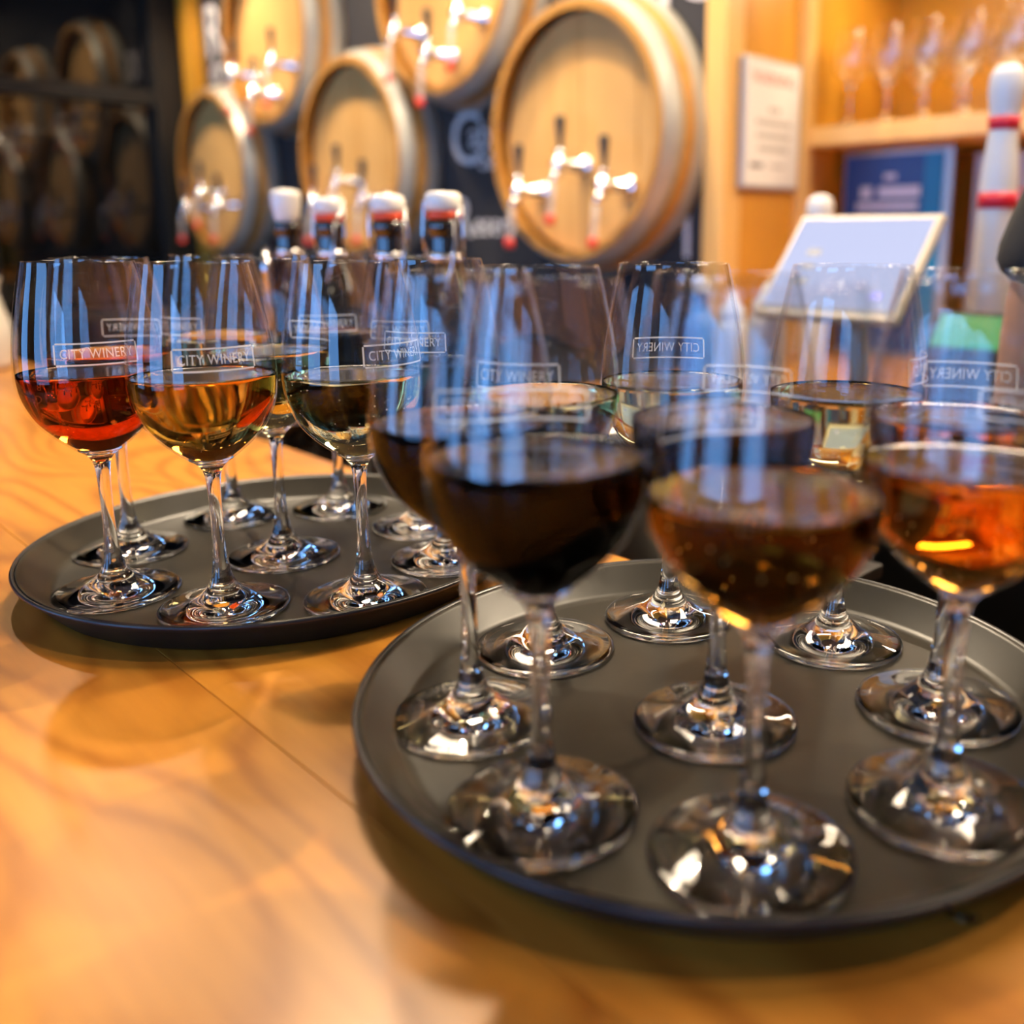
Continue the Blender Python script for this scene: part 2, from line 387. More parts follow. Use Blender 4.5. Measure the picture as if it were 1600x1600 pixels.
# ------------------------------------------------------------------ bar counter
ct = empty('bar_counter', (-1.3, 0.1, ZF)); tag(ct, 'long maple bar counter carrying both trays of glasses', 'counter')
def on(parent, o):
    """Parent an object while keeping the world place it was given."""
    o.location = Vector(o.location) - parent.location; o.parent = parent
    return o
yb_ = [-0.30, -0.12, 0.022, 0.164, 0.306, 0.448]
for a, b in zip(yb_[:-1], yb_[1:]):
    on(ct, box('board', (-3.6, a + 0.00012, -0.045), (1.4, b - 0.00012, -0.005), M['counter'], bevel=0.0004))
on(ct, box('front_panel', (-3.5, -0.18, ZF), (1.4, -0.14, -0.046), M['counter']))
on(ct, box('back_panel', (-3.5, 0.40, ZF), (1.4, 0.425, -0.046), M['dark_metal']))
# ------------------------------------------------------------------ back bar
bb = empty('back_bar', (-1.3, 1.3, ZF)); tag(bb, 'low wooden back bar running under the row of barrels', 'counter')
on(bb, box('worktop', (-3.82, 1.02, -0.095), (-1.262, 1.615, -0.06), M['black_stone'], bevel=0.002))
on(bb, box('worktop', (-1.26, 1.02, -0.095), (1.2, 1.615, -0.06), M['counter'], bevel=0.002))
on(bb, box('worktop', (-1.30, 1.616, -0.095), (1.2, 2.24, -0.06), M['counter'], bevel=0.002))
x = -3.82
while x < 1.1:
    f = on(bb, box('cabinet_door', (x + 0.004, 1.05, ZF + 0.08), (x + 0.592, 1.07, -0.105), M['dark_metal'], bevel=0.002))
    h = box('handle', (0, 0, 0), (0.012, 0.02, 0.14), M['steel'], f, bevel=0.003); h.location = (0.25, -0.02, 0.30)
    x += 0.6
on(bb, box('carcass', (-3.82, 1.071, ZF), (1.15, 1.60, -0.096), M['dark_metal']))
# ledge for the bottles, behind the counter
lg = empty('bottle_ledge', (-0.9, 0.55, -0.06)); tag(lg, 'black ledge behind the counter holding the swing-top bottles', 'shelf')
on(lg, box('ledge_board', (-1.75, 0.465, -0.062), (-0.36, 0.68, -0.05), M['dark_metal'], bevel=0.002))
for x in (-1.65, -1.05, -0.45): on(lg, box('bracket', (x, 0.427, -0.20), (x + 0.02, 0.66, -0.063), M['dark_metal']))

# ------------------------------------------------------------------ trays
def tray(name, x, y, label):
    t = empty(name, (x, y, -0.005)); tag(t, label, 'tray', 'round serving trays on the counter')
    pan = [(0, 0), (0.140, 0), (0.1445, 0.001), (0.157, 0.0155), (0.1598, 0.0178), (0.1608, 0.0186), (0.1611, 0.0196), (0.1606, 0.0205), (0.1597, 0.0208), (0.1588, 0.0204), (0.1574, 0.0190), (0.1468, 0.0056), (0.142, 0.0034), (0.138, 0.0030), (0, 0.0030)]
    link('pan', tray_meshes.setdefault('pan', lathe_mesh('pan', pan, 128)), M['tray'], t)
    liner = [(0, 0.0031), (0.138, 0.0031), (0.1418, 0.0036), (0.1450, 0.0058), (0.1568, 0.0186), (0.1582, 0.0202), (0.1574, 0.0203), (0.1556, 0.0190), (0.1440, 0.0072), (0.1405, 0.0053), (0.137, 0.0050), (0, 0.0050)]
    link('liner', tray_meshes.setdefault('liner', lathe_mesh('liner', liner, 128)), M['liner'], t)
    return t
tray_meshes = {}
tray('serving_tray', -0.5897, 0.2821, 'round black serving tray farther from the camera, on the left')
tray('serving_tray', -0.2495, 0.3193, 'round black serving tray nearest the camera, carrying the front nine glasses')

# ------------------------------------------------------------------ wine glasses
T = 0.0011
outer_raw = [(.012, .0895), (.019, .095), (.025, .1005), (.031, .1075), (.0348, .1145), (.0377, .123), (.0389, .132), (.0388, .140), (.0378, .152), (.0358, .165), (.0327, .181), (.0290, .1975)]
outer = spline(outer_raw, 4)
def r_out(z):
    for (r1, z1), (r2, z2) in zip(outer[:-1], outer[1:]):
        if z1 <= z <= z2: return r1 + (r2 - r1) * (z - z1) / (z2 - z1)
    return outer[0][0] if z < outer[0][1] else outer[-1][0]
def normal_off(prof, d):
    out = []
    for i, (r, z) in enumerate(prof):
        a = prof[max(i - 1, 0)]; b = prof[min(i + 1, len(prof) - 1)]
        tr, tz = b[0] - a[0], b[1] - a[1]; l = math.hypot(tr, tz)
        out.append((r - tz / l * d, z + tr / l * d))
    return out
inner = normal_off(outer, T)
bowl_prof = outer + [(outer[-1][0] - T * .02, .1978), (outer[-1][0] - T * .2, .1981), (outer[-1][0] - T * .5, .19825), (outer[-1][0] - T * .8, .1981), (outer[-1][0] - T * .98, .1978)] + list(reversed(inner))
bowl_me = lathe_mesh('bowl', bowl_prof, 72)
stem_prof = spline([(.0058, .020), (.0045, .027), (.0037, .038), (.0034, .052), (.0036, .070), (.0046, .081), (.0078, .0865), (.012, .0895)], 4) + [(.0114, .0904), (.008, .0895), (.004, .0890), (0, .0888)]
stem_me = lathe_mesh('stem', stem_prof, 48)
foot_prof = [(0, .0006), (.030, .0003), (.0348, .0), (.0360, .0007), (.0364, .0016), (.0359, .0025)] + spline([(.0345, .0029), (.028, .0039), (.020, .0060), (.013, .0096), (.0085, .0140), (.0058, .020)], 4)
foot_me = lathe_mesh('foot', foot_prof, 72)
clear_prof = normal_off(outer, T + 0.00025)
def wine_mesh(level):
    pr = [(0, .0892), (.006, .0894)] + [p for p in clear_prof if p[1] < level - 0.0012 and p[1] > .0905]
    r = r_out(level) - T - 0.0003
    pr += [(r, level + 0.0004), (r - 0.0008, level - 0.0003), (r - 0.0022, level - 0.0007), (r * .5, level - 0.0008), (0, level - 0.0008)]
    return lathe_mesh('wine', pr, 72)
wine_meshes = {}

# the etched badge, wrapped around the bowl
def badge_mesh():
    tm = text_mesh('CITY WINERY', 0.0074, 0, 'CENTER', 1.06)
    bm = bmesh.new(); bm.from_mesh(tm)
    xs = [v.co.x for v in bm.verts]; w = max(xs) - min(xs); k = 0.0375 / w
    for v in bm.verts: v.co.x *= k
    def bar(x0, y0, x1, y1, n):
        for i in range(n):
            a, b = i / n, (i + 1) / n
            q = [(x0 + (x1 - x0) * a, y0), (x0 + (x1 - x0) * b, y0), (x0 + (x1 - x0) * b, y1), (x0 + (x1 - x0) * a, y1)]
            bm.faces.new([bm.verts.new((p[0], p[1], 0)) for p in q])
    W, H, t = 0.0220, 0.0062, 0.0009
    bar(-W + .001, H - t, W - .001, H, 24); bar(-W + .001, -H, W - .001, -H + t, 24)
    bar(-W, -H + .001, -W + t, H - .001, 1); bar(W - t, -H + .001, W, H - .001, 1)
    bmesh.ops.subdivide_edges(bm, edges=[e for e in bm.edges if abs(e.verts[0].co.x - e.verts[1].co.x) > 0.0025], cuts=1)
    zc = 0.1495
    for v in bm.verts:
        z = zc + v.co.y; rr = r_out(z) + 0.00018; a = v.co.x / 0.039 - math.pi / 2
        v.co = (rr * math.cos(a), rr * math.sin(a), z)
    me = bpy.data.meshes.new('badge'); bm.to_mesh(me); bm.free()
    return me
badge_me = badge_mesh()

def bubbles_mesh(level, seed, n=46):
    rnd = random.Random(seed); bm = bmesh.new()
    for i in range(n):
        z = rnd.uniform(.096, level - .004); r = (r_out(z) - T - .002) * math.sqrt(rnd.uniform(0.1, 1)); a = rnd.uniform(0, 6.283)
        bmesh.ops.create_icosphere(bm, subdivisions=1, radius=rnd.uniform(.00018, .00042), matrix=Matrix.Translation((r * math.cos(a), r * math.sin(a), z)))
    for f in bm.faces: f.smooth = True
    me = bpy.data.meshes.new('bubbles'); bm.to_mesh(me); bm.free()
    return me

def wine_glass(x, y, rot, mat, level, label, group, bub=0):
    g = empty('wine_glass', (x, y, 0.0), R(rot)); tag(g, label, 'wine glass', group)
    bowl = link('bowl', bowl_me, M['glass'], g); link('stem', stem_me, M['stem'], g); link('foot', foot_me, M['foot'], g)
    b = link('printed_badge', badge_me, M['etch'], bowl); b['label'] = 'white etched badge reading CITY WINERY'
    key = round(level, 4)
    if key not in wine_meshes: wine_meshes[key] = wine_mesh(level)
    me = wine_meshes[key].copy(); me.materials.clear()
    w = link('wine', me, M[mat], g)
    if bub:
        o = link('bubbles', bubbles_mesh(level, bub), M['bubble'], w); o['kind'] = 'stuff'
    return g
# rot: 45 = badge faces the camera (camera looks along -X +Y); +deg turns it towards the picture's right
GL = 'glasses on the farther tray'; GF = 'glasses on the nearest tray'
glasses = [
 (-0.5961, 0.1744, 80, 'rose_wine', .1355, 'glass of red-orange rose at the left front of the farther tray', GL, 0),
 (-0.5258, 0.2104, 78, 'amber_wine', .1370, 'glass of amber wine at the front middle of the farther tray', GL, 0),
 (-0.4794, 0.2763, 100, 'white_wine', .1360, 'glass of sparkling white wine at the right front of the farther tray', GL, 5),
 (-0.6728, 0.2093, 225, 'rose_wine', .1370, 'glass of rose half hidden behind the leftmost glass', GL, 0),
 (-0.5865, 0.2778, 190, 'white_wine', .1400, 'glass of golden white wine in the centre of the farther tray', GL, 9),
 (-0.6996, 0.2936, 20, 'white_wine', .1410, 'glass of white wine at the back left of the farther tray', GL, 0),
 (-0.6627, 0.3634, 60, 'red_wine', .1400, 'glass of red wine at the very back of the farther tray', GL, 0),
 (-0.5771, 0.3824, 40, 'red_wine', .1380, 'glass of red wine at the back right of the farther tray', GL, 0),
 (-0.5037, 0.3515, 30, 'red_wine', .1330, 'glass of red wine on the right rim side of the farther tray', GL, 0),
 (-0.3328, 0.3822, 225, 'white_wine', .1360, 'glass of white wine at the back left of the nearest tray, badge mirrored', GF, 0),
 (-0.2497, 0.4205, 110, 'white_wine', .1350, 'glass of sparkling white wine at the back right of the nearest tray', GF, 12),
 (-0.3514, 0.3054, 30, 'white_wine', .1360, 'glass of pale white wine behind the two front red wines', GF, 0),
 (-0.1727, 0.2438, 250, 'amber_wine', .1325, 'nearest glass, amber wine with gold bubbles at the tray front', GF, 15),
 (-0.2438, 0.2092, 230, 'red_wine', .1385, 'glass of dark red wine at the left front of the nearest tray', GF, 0),
 (-0.2398, 0.3081, 200, 'red_wine', .1385, 'glass of red wine in the centre of the nearest tray', GF, 0),
 (-0.3190, 0.2334, 70, 'red_wine', .1370, 'glass of dark red wine at the left rim of the nearest tray', GF, 0),
 (-0.1758, 0.3906, 200, 'orange_wine', .1370, 'glass of orange wine at the right of the nearest tray, farther one', GF, 0),
 (-0.1390, 0.3207, 170, 'orange_wine', .1350, 'glass of orange wine at the right edge of the picture, nearer one', GF, 18),
]
for g in glasses: wine_glass(*g)

# spilled drop of wine on the nearest tray
sp = link('wine_drop', lathe_mesh('wine_drop', [(0, 0), (.0045, 0), (.0052, .0004), (.0046, .0011), (.0028, .0016), (0, .0018)], 24), M['amber_wine'], None, (-0.108, 0.268, 0.0001))
sp.scale = (1.3, 0.8, 1); tag(sp, 'small spilled amber drop on the nearest tray', 'drop')

# ------------------------------------------------------------------ barrels with taps
def stave_mesh(n=24, R0=.275, R1=.309, depth=.12, th=.018):
    vs = []; fs = []
    a0, a1 = -math.pi / n + .003, math.pi / n - .003
    secs = [0, .03, .06, .09, depth]
    for y in secs:
        t = y / depth; ro = R0 + (R1 - R0) * (1 - (1 - t) ** 1.8); ri = ro - th
        for rr in (ro, ri):
            for a in (a0, 0, a1): vs.append((rr * math.sin(a), y, rr * math.cos(a)))
    for i in range(len(secs) - 1):
        b, c = i * 6, i * 6 + 6
        for k in (0, 1): fs.append((b + k, b + k + 1, c + k + 1, c + k)); fs.append((b + 4 + k, b + 3 + k, c + 3 + k, c + 4 + k))
        fs.append((b + 3, b, c, c + 3)); fs.append((b + 2, b + 5, c + 5, c + 2))
    for k in (0, 1): fs.append((k + 1, k, k + 3, k + 4))
    e = (len(secs) - 1) * 6
    for k in (0, 1): fs.append((e + k, e + k + 1, e + k + 4, e + k + 3))
    me = bpy.data.meshes.new('stave'); me.from_pydata(vs, [], fs); me.update(); return me
def prof_r(y, R0=.275, R1=.309, depth=.12):
    t = y / depth; return R0 + (R1 - R0) * (1 - (1 - t) ** 1.8)
def hoop_mesh(y0, y1):
    ys = [y0 + (y1 - y0) * k / 3 for k in range(4)]
    pr = [(prof_r(y) + .0025, y) for y in ys] + [(prof_r(y) + .0002, y) for y in reversed(ys)]
    pr.append(pr[0])
    me = lathe_mesh('hoop', pr, 96)
    me.transform(Matrix.Rotation(R(-90), 4, 'X'))     # lathe z -> barrel +y
    return me
def board_meshes(n=6, rad=.258):
    out = []; w = 2 * rad / n
    for i in range(n):
        x0, x1 = -rad + i * w + .0008, -rad + (i + 1) * w - .0008
        xs = [x0 + (x1 - x0) * k / 8 for k in range(9)]
        bm = bmesh.new()
        loop = [(x, math.sqrt(max(rad ** 2 - x * x, 1e-6))) for x in xs] + [(x, -math.sqrt(max(rad ** 2 - x * x, 1e-6))) for x in reversed(xs)]
        f = [bm.verts.new((x, .040 + (.001 if i % 2 else 0), z)) for x, z in loop]; b = [bm.verts.new((x, .058, z)) for x, z in loop]
        bm.faces.new(f); bm.faces.new(list(reversed(b)))
        for k in range(len(loop)): bm.faces.new((f[k], b[k], b[(k + 1) % len(loop)], f[(k + 1) % len(loop)]))
        bmesh.ops.recalc_face_normals(bm, faces=bm.faces)
        me = bpy.data.meshes.new('head_board'); bm.to_mesh(me); bm.free(); out.append(me)
    return out
def tap_mesh():
    bm = bmesh.new()
    def add(me, mtx):
        me.transform(mtx); bm.from_mesh(me); bpy.data.meshes.remove(me)
    rx = Matrix.Rotation(R(90), 4, 'X')       # lathe z -> -y
    add(lathe_mesh('f', [(0, 0), (.025, 0), (.025, .006), (.018, .011), (.011, .012), (.011, .066), (0, .066)], 20), rx)
    add(lathe_mesh('b', [(0, -.024), (.009, -.024), (.010, -.012), (.019, -.008), (.0225, .002), (.019, .012), (.010, .016), (.009, .026), (.012, .028), (.012, .033), (.006, .036), (0, .036)], 20), Matrix.Translation((0, -.076, 0)))
    add(tube_mesh('s', [(0, -.080, -.010), (0, -.094, -.022), (0, -.098, -.040)], [.0085, .008, .0075], 12), Matrix())
    me = bpy.data.meshes.new('tap'); bm.to_mesh(me); bm.free()
    return me
stave_me = stave_mesh(); hoop1 = hoop_mesh(.004, .046); hoop2 = hoop_mesh(.076, .116); boards = board_meshes(); tap_me = tap_mesh()
handle_me = lathe_mesh('handle', [(0, .036), (.0055, .036), (.006, .045), (.0105, .085), (.011, .098), (.008, .103), (0, .104)], 16)
tube_me = tube_mesh('drain_tube', [(0, -.098, -.036), (-.004, -.099, -.070), (-.010, -.100, -.112)], .0075, 10)
tip_me = lathe_mesh('tube_tip', [(0, -.012), (.009, -.012), (.0105, -.006), (.0105, .006), (.008, .010), (0, .010)], 14)
low = [(0.012, -0.070), (-0.130, -0.121), (0.148, -0.119)]
top = [(-0.128, -0.114), (0.140, -0.114), (0.010, -0.185)]
def barrel(x, z, taps, label):
    b = empty('wine_barrel', (x, 1.5, z)); tag(b, label, 'barrel', 'tap barrels mounted on the chalkboard wall')
    for k in range(24):
        link('stave', stave_me, M['oak_stave'], b, None, (0, 2 * math.pi * k / 24, 0))
    link('hoop', hoop1, M['hoop'], b); link('hoop', hoop2, M['hoop'], b)
    for me in boards: link('head_board', me, M['oak_head'], b)
    for i, (dx, dz) in enumerate(taps):
        t = link('tap', tap_me, M['chrome'], b, (dx, 0.0395, dz)); t['label'] = 'chrome wine tap with black handle'
        link('handle', handle_me, M['black_plastic'], t, (0, -.076, 0))
        link('drain_tube', tube_me, M['clear_tube'], t)
        link('tube_tip', tip_me, M['red_cap'], t, (-.011, -.100, -.117))
    return b
barrel(-1.62, .43, low, 'oak tap barrel nearest the maple shelves, largest in view')
barrel(-2.575, .43, low, 'middle oak tap barrel of the lower row, behind the swing-top bottles')
barrel(-3.53, .43, low, 'leftmost oak tap barrel of the lower row, beside the dark window')
barrel(-3.05, .835, top, 'left oak tap barrel of the upper row, top cut off')
barrel(-2.10, .835, top, 'right oak tap barrel of the upper row, top cut off')

# ------------------------------------------------------------------ maple shelf unit on the right
su = empty('shelf_unit', (-0.6, 2.0, ZF)); tag(su, 'tall maple shelf unit with stored glasses, right of the barrels', 'shelf')
on(su, box('end_post', (-1.316, 1.60, -0.06), (-1.262, 1.66, ZC), M['pale_maple'], bevel=0.002))
on(su, box('side_panel', (-1.314, 1.661, -0.06), (-1.262, 1.85, ZC), M['maple']))
on(su, box('side_edge', (-1.314, 1.851, -0.06), (-1.236, 1.885, ZC), M['pale_maple'], bevel=0.002))
on(su, box('side_panel', (-1.314, 1.886, -0.06), (-1.245, YB, ZC), M['maple']))
on(su, box('shelf', (-1.244, 1.865, 0.400), (1.2, 2.235, 0.440), M['pale_maple'], bevel=0.002))
on(su, box('shelf', (-1.244, 1.865, 0.86), (1.2, 2.235, 0.90), M['pale_maple'], bevel=0.002))

# sign on the side panel
sg = empty('framed_sign', (-1.2615, 1.743, 0.305)); tag(sg, 'cream framed notice with red heading on the maple panel', 'sign')
link('frame', box_mesh('frame', (0.014, 0.205, 0.262), 0.003), M['silver_frame'], sg, (0.0075, 0, 0.131))
fc = link('paper', box_mesh('paper', (0.002, 0.192, 0.249), 0.0), M['paper'], sg, (0.0156, 0, 0.131))
def face_text(body, size, y, z, mat, parent, x=0.0013, wfit=None):
    me = text_mesh(body, size, 0.0001)
    if wfit:
        xs = [v.co.x for v in me.vertices]; k = wfit / (max(xs) - min(xs))
        for v in me.vertices: v.co.x *= k
    return link('lettering', me, mat, parent, (x, y, z), (R(90), 0, R(90)))
face_text('WARNING', 0.034, 0.0, 0.090, M['red_print'], fc, wfit=0.150)
for i, w in enumerate((0.042, 0.128, 0.122, 0.108)):      # lines of print too blurred to read
    link('print_line', box_mesh('print_line', (0.0003, w, 0.011)), M['grey_print'], fc, (0.0012, 0.004, 0.030 - i * 0.026))
link('print_line', box_mesh('print_line', (0.0003, 0.045, 0.009)), M['dark_print'], fc, (0.0012, -0.055, -0.083))
link('print_line', box_mesh('print_line', (0.0003, 0.055, 0.007)), M['grey_print'], fc, (0.0012, 0.020, -0.083))

# blue framed notice and grey notice under the shelf
bl = empty('blue_notice', (-1.085, 1.99, -0.06)); tag(bl, 'blue notice with white print in a clear stand under the shelf', 'sign')
link('backing', box_mesh('backing', (0.262, 0.012, 0.455), 0.003), M['silver_frame'], bl, (0, 0, 0.2275))
pr = link('print', box_mesh('print', (0.235, 0.003, 0.43)), M['blue_print'], bl, (-0.006, -0.0080, 0.2275))
link('print_band', box_mesh('print_band', (0.042, 0.0006, 0.43)), M['teal_print'], pr, (0.096, -0.0016, 0))
for w, h, x, z in ((0.028, 0.026, -0.062, 0.135), (0.10, 0.024, 0.018, 0.135), (0.15, 0.016, -0.010, 0.105), (0.03, 0.012, -0.005, 0.168)):
    link('print_line', box_mesh('print_line', (w, 0.0006, h)), M['white_print'], pr, (x, -0.0022, z))
ring = lathe_mesh('emblem', [(0.012, 0), (0.012, .0008), (0.017, .0008), (0.017, 0), (0.026, 0), (0.026, .0008), (0.030, .0008), (0.030, 0)], 40)
link('emblem', ring, M['white_print'], pr, (-0.008, -0.0016, 0.055), (R(90), 0, 0))
gr = empty('grey_notice', (-0.80, 2.05, -0.06)); tag(gr, 'pale grey notice standing under the shelf beside the blue one', 'sign')
link('backing', box_mesh('backing', (0.27, 0.010, 0.44), 0.003), M['grey_paper'], gr, (0, 0, 0.22))
for i in range(7): link('print_line', box_mesh('print_line', (0.17 - 0.02 * (i % 3), 0.0006, 0.008)), M['red_print' if i == 0 else 'grey_print'], gr, (0.01, -0.0055, 0.36 - i * 0.032))

# stored glasses on the shelf
def stored_glass(x, y, label):
    g = empty('stored_glass', (x, y, 0.4405)); tag(g, label, 'wine glass', 'clean glasses stored on the shelf')
    link('bowl', bowl_me.copy(), None, g).data.materials[0] = M['stem']; link('stem', stem_me, M['stem'], g); link('foot', foot_me, M['foot'], g)
for j, y in enumerate((1.92, 2.02, 2.12)):
    for i in range(6):
        stored_glass(-1.17 + 0.088 * i + 0.03 * j, y, 'empty wine glass, %s from the sign, %s of the maple shelf' % (('first', 'second', 'third', 'fourth', 'fifth', 'sixth')[i], ('front row', 'middle row', 'back row')[j]))

# ------------------------------------------------------------------ things on the back bar
# tablet till
tb = empty('tablet_till', (-0.629, 1.11, -0.06)); tag(tb, 'tablet till with a pale lit screen, tilted back on a stand', 'tablet')
tl = R(40)
body = link('casing', box_mesh('casing', (0.200, 0.162, 0.012), 0.005, seg=3), M['tablet'], tb, (0, -0.065, 0.232), (R(50), 0, 0))
link('screen', box_mesh('screen', (0.182, 0.142, 0.0006)), M['screen'], body, (0, 0, 0.0062))
for w, h, x, y, m in ((0.020, 0.010, -0.052, 0.018, 'screen_dark'), (0.018, 0.007, -0.052, -0.004, 'screen_dark'), (0.022, 0.010, -0.052, -0.028, 'screen_dark'), (0.016, 0.010, 0.060, -0.045, 'screen_blue'), (0.182, 0.006, 0, -0.068, 'screen_dark')):
    link('screen_mark', box_mesh('screen_mark', (w, h, 0.0003)), M[m], body, (x, y, 0.0067))
link('stand', tube_mesh('stand', [(0, -0.035, 0.009), (0, -0.02, 0.10), (0, -0.055, 0.222)], [.018, .014, .014], 12), M['tablet'], tb)
link('foot', box_mesh('foot', (0.13, 0.12, 0.008), 0.003), M['tablet'], tb, (0, -0.03, 0.004))
# green card terminal beside it
ca = empty('card_terminal', (-0.50, 1.10, -0.06)); tag(ca, 'card terminal with a green lit bar, right of the tablet', 'terminal')
cb = link('casing', box_mesh('casing', (0.10, 0.15, 0.02), 0.006), M['black_plastic'], ca, (0, 0, 0.115), (R(55), 0, 0))
link('screen', box_mesh('screen', (0.088, 0.045, 0.0006)), M['screen_green'], cb, (0, 0.045, 0.0102))
link('stand', box_mesh('stand', (0.05, 0.05, 0.10), 0.006), M['black_plastic'], ca, (0, 0.01, 0.05))

# tall white tap tower with red bands
pn = empty('tap_tower', (-0.512, 1.19, -0.06)); tag(pn, 'tall white pin-shaped handle with two red bands, right edge', 'tap handle')
Z0 = 0.06
link('column', lathe_mesh('column', spline([(.0225, .0), (.0225, .10), (.0225, .20), (.0222, .29), (.0210, .345), (.0178, .380), (.0165, .400), (.0178, .416), (.0205, .434), (.0212, .447), (.0188, .461), (.011, .469), (0.0, .471)], 5), 32), M['white_plastic'], pn)
def band_mesh(z0, z1, r0, r1):
    return lathe_mesh('band', [(r0, z0), (r0 + .0008, z0), (r1 + .0008, z1), (r1, z1), (r0, z0)], 32)
link('band', band_mesh(.303, .322, .0226, .0219), M['pin_red'], pn)
link('band', band_mesh(.395, .410, .0166, .0182), M['pin_red'], pn)
# white squeeze bottles
def squeeze(x, y, s, label):
    q = empty('squeeze_bottle', (x, y, -0.06)); tag(q, label, 'bottle', 'white squeeze bottles on the back bar')
    a = link('body', lathe_mesh('body', spline([(0, 0), (.024, 0), (.026, .01), (.026, .08), (.026, .15), (.020, .165)], 4) + [(.020, .170), (0, .170)], 28), M['white_plastic'], q)
    b = link('nozzle', lathe_mesh('nozzle', [(.0215, .168), (.0215, .180), (.012, .190), (.004, .208), (0, .209)], 24), M['white_plastic'], q)
    q.scale = (s, s, s)
squeeze(-0.770, 1.08, 1.0, 'white squeeze bottle left of the tablet, larger one')
squeeze(-0.845, 1.10, 0.92, 'white squeeze bottle left of the tablet, smaller one')
# white canister beside the tablet
cn = empty('paper_cup_stack', (-0.835, 1.30, -0.06)); tag(cn, 'white canister with a rounded lid behind the tablet', 'canister')
link('body', lathe_mesh('body', [(0, 0), (.018, 0), (.019, .002), (.019, .29), (0, .29)], 28), M['white_plastic'], cn)
link('lid', lathe_mesh('lid', [(.0195, .290), (.0205, .292), (.0205, .315), (.017, .326), (.008, .331), (0, .332)], 28), M['white_plastic'], cn)
cn.name = 'white_canister'
# blue bottles
def blue_bottle(x, y, label):
    q = empty('blue_bottle', (x, y, -0.06)); tag(q, label, 'bottle', 'blue bottles on the back bar')
    link('body', lathe_mesh('body', spline([(0, 0), (.026, 0), (.027, .01), (.027, .12), (.022, .145), (.011, .165), (.010, .19)], 4) + [(0, .19)], 24), M['blue_plastic'], q)
    link('cap', lathe_mesh('cap', [(.0125, .186), (.0125, .205), (.011, .208), (0, .208)], 20), M['white_plastic'], q)
blue_bottle(-0.92, 1.12, 'blue bottle with white cap, left of the squeeze bottles')
blue_bottle(-0.40, 1.16, 'blue bottle with white cap, right of the card terminal')

# ------------------------------------------------------------------ swing-top bottles on the ledge
body_prof = spline([(0, .0), (.030, .0), (.0325, .004), (.033, .02), (.033, .10), (.033, .165), (.029, .195), (.0195, .222), (.0148, .240), (.0138, .262)], 4) + [(.0165, .264), (.0170, .270), (.0165, .276), (0, .276)]
sb_me = lathe_mesh('body', body_prof, 40)
label_me = lathe_mesh('label', [(.0334, .035), (.0338, .035), (.0338, .125), (.0334, .125)], 40)
gasket_me = lathe_mesh('gasket', [(0, .2762), (.0150, .2762), (.0165, .279), (.0165, .282), (.0150, .2845), (0, .2845)], 28)
cap_me = lathe_mesh('stopper', [(0, .2846), (.0150, .2846), (.0175, .287), (.0180, .293), (.0172, .300), (.0130, .3025), (0, .3030)], 28)
wire_pts = [(-.0185, 0, .247), (-.0195, -.002, .268), (-.0188, 0, .292), (-.012, -.0165, .305), (.012, -.0165, .305), (.0188, 0, .292), (.0195, -.002, .268), (.0185, 0, .247)]
wire_me = tube_mesh('wire', [(-.0185, 0, .240), (-.0200, -.004, .262), (-.0190, 0, .2935), (-.0165, 0, .2945)], .0014, 8)
wire2_me = tube_mesh('wire', [(.0185, 0, .240), (.0200, -.004, .262), (.0190, 0, .2935), (.0165, 0, .2945)], .0014, 8)
lever_me = tube_mesh('lever', [(.0190, 0, .2935), (.0150, -.016, .275), (.0130, -.021, .236), (.004, -.022, .200), (-.006, -.022, .206)], .0017, 8)
collar_me = lathe_mesh('collar', [(.0146, .236), (.0168, .237), (.0168, .244), (.0146, .245), (.0146, .236)], 28)
def swing_bottle(x, y, rot, label):
    b = empty('swing_top_bottle', (x, y, -0.050), R(rot)); tag(b, label, 'bottle', 'swing-top bottles behind the counter')
    link('body', sb_me, M['bottle_glass'], b); link('paper_label', label_me, M['paper'], b)
    link('gasket', gasket_me, M['gasket'], b); link('stopper', cap_me, M['ceramic'], b)
    link('wire', wire_me, M['wire'], b); link('wire', wire2_me, M['wire'], b); link('lever', lever_me, M['wire'], b); link('collar', collar_me, M['wire'], b)
swing_bottle(-1.004, .56, 30, 'brown swing-top bottle, second from left, beside the corked one')
swing_bottle(-0.884, .56, 62, 'brown swing-top bottle, third from left of the row')
swing_bottle(-0.785, .56, 40, 'brown swing-top bottle at the right end of the row')
cb_ = empty('corked_bottle', (-1.106, .56, -0.050)); tag(cb_, 'brown bottle with a cream stopper, left end of the row', 'bottle', 'swing-top bottles behind the counter')
link('body', sb_me, M['bottle_glass'], cb_); link('paper_label', label_me, M['paper'], cb_)
link('stopper', lathe_mesh('stopper', [(0, .2765), (.0135, .2765), (.0150, .283), (.0175, .296), (.0180, .306), (.0165, .3125), (.008, .315), (0, .3152)], 28), M['ceramic'], cb_)
link('collar', collar_me, M['wire'], cb_)
# wire hook things hanging by the corked bottle: a bent steel pourer
pw_ = link('steel_pourer', tube_mesh('steel_pourer', [(-1.075, .515, -.05), (-1.075, .515, .14), (-1.070, .512, .178), (-1.055, .505, .195), (-1.035, .495, .185), (-1.028, .492, .165)], .0055, 10), M['wire']); tag(pw_, 'bent steel pourer rising beside the corked bottle', 'pourer')
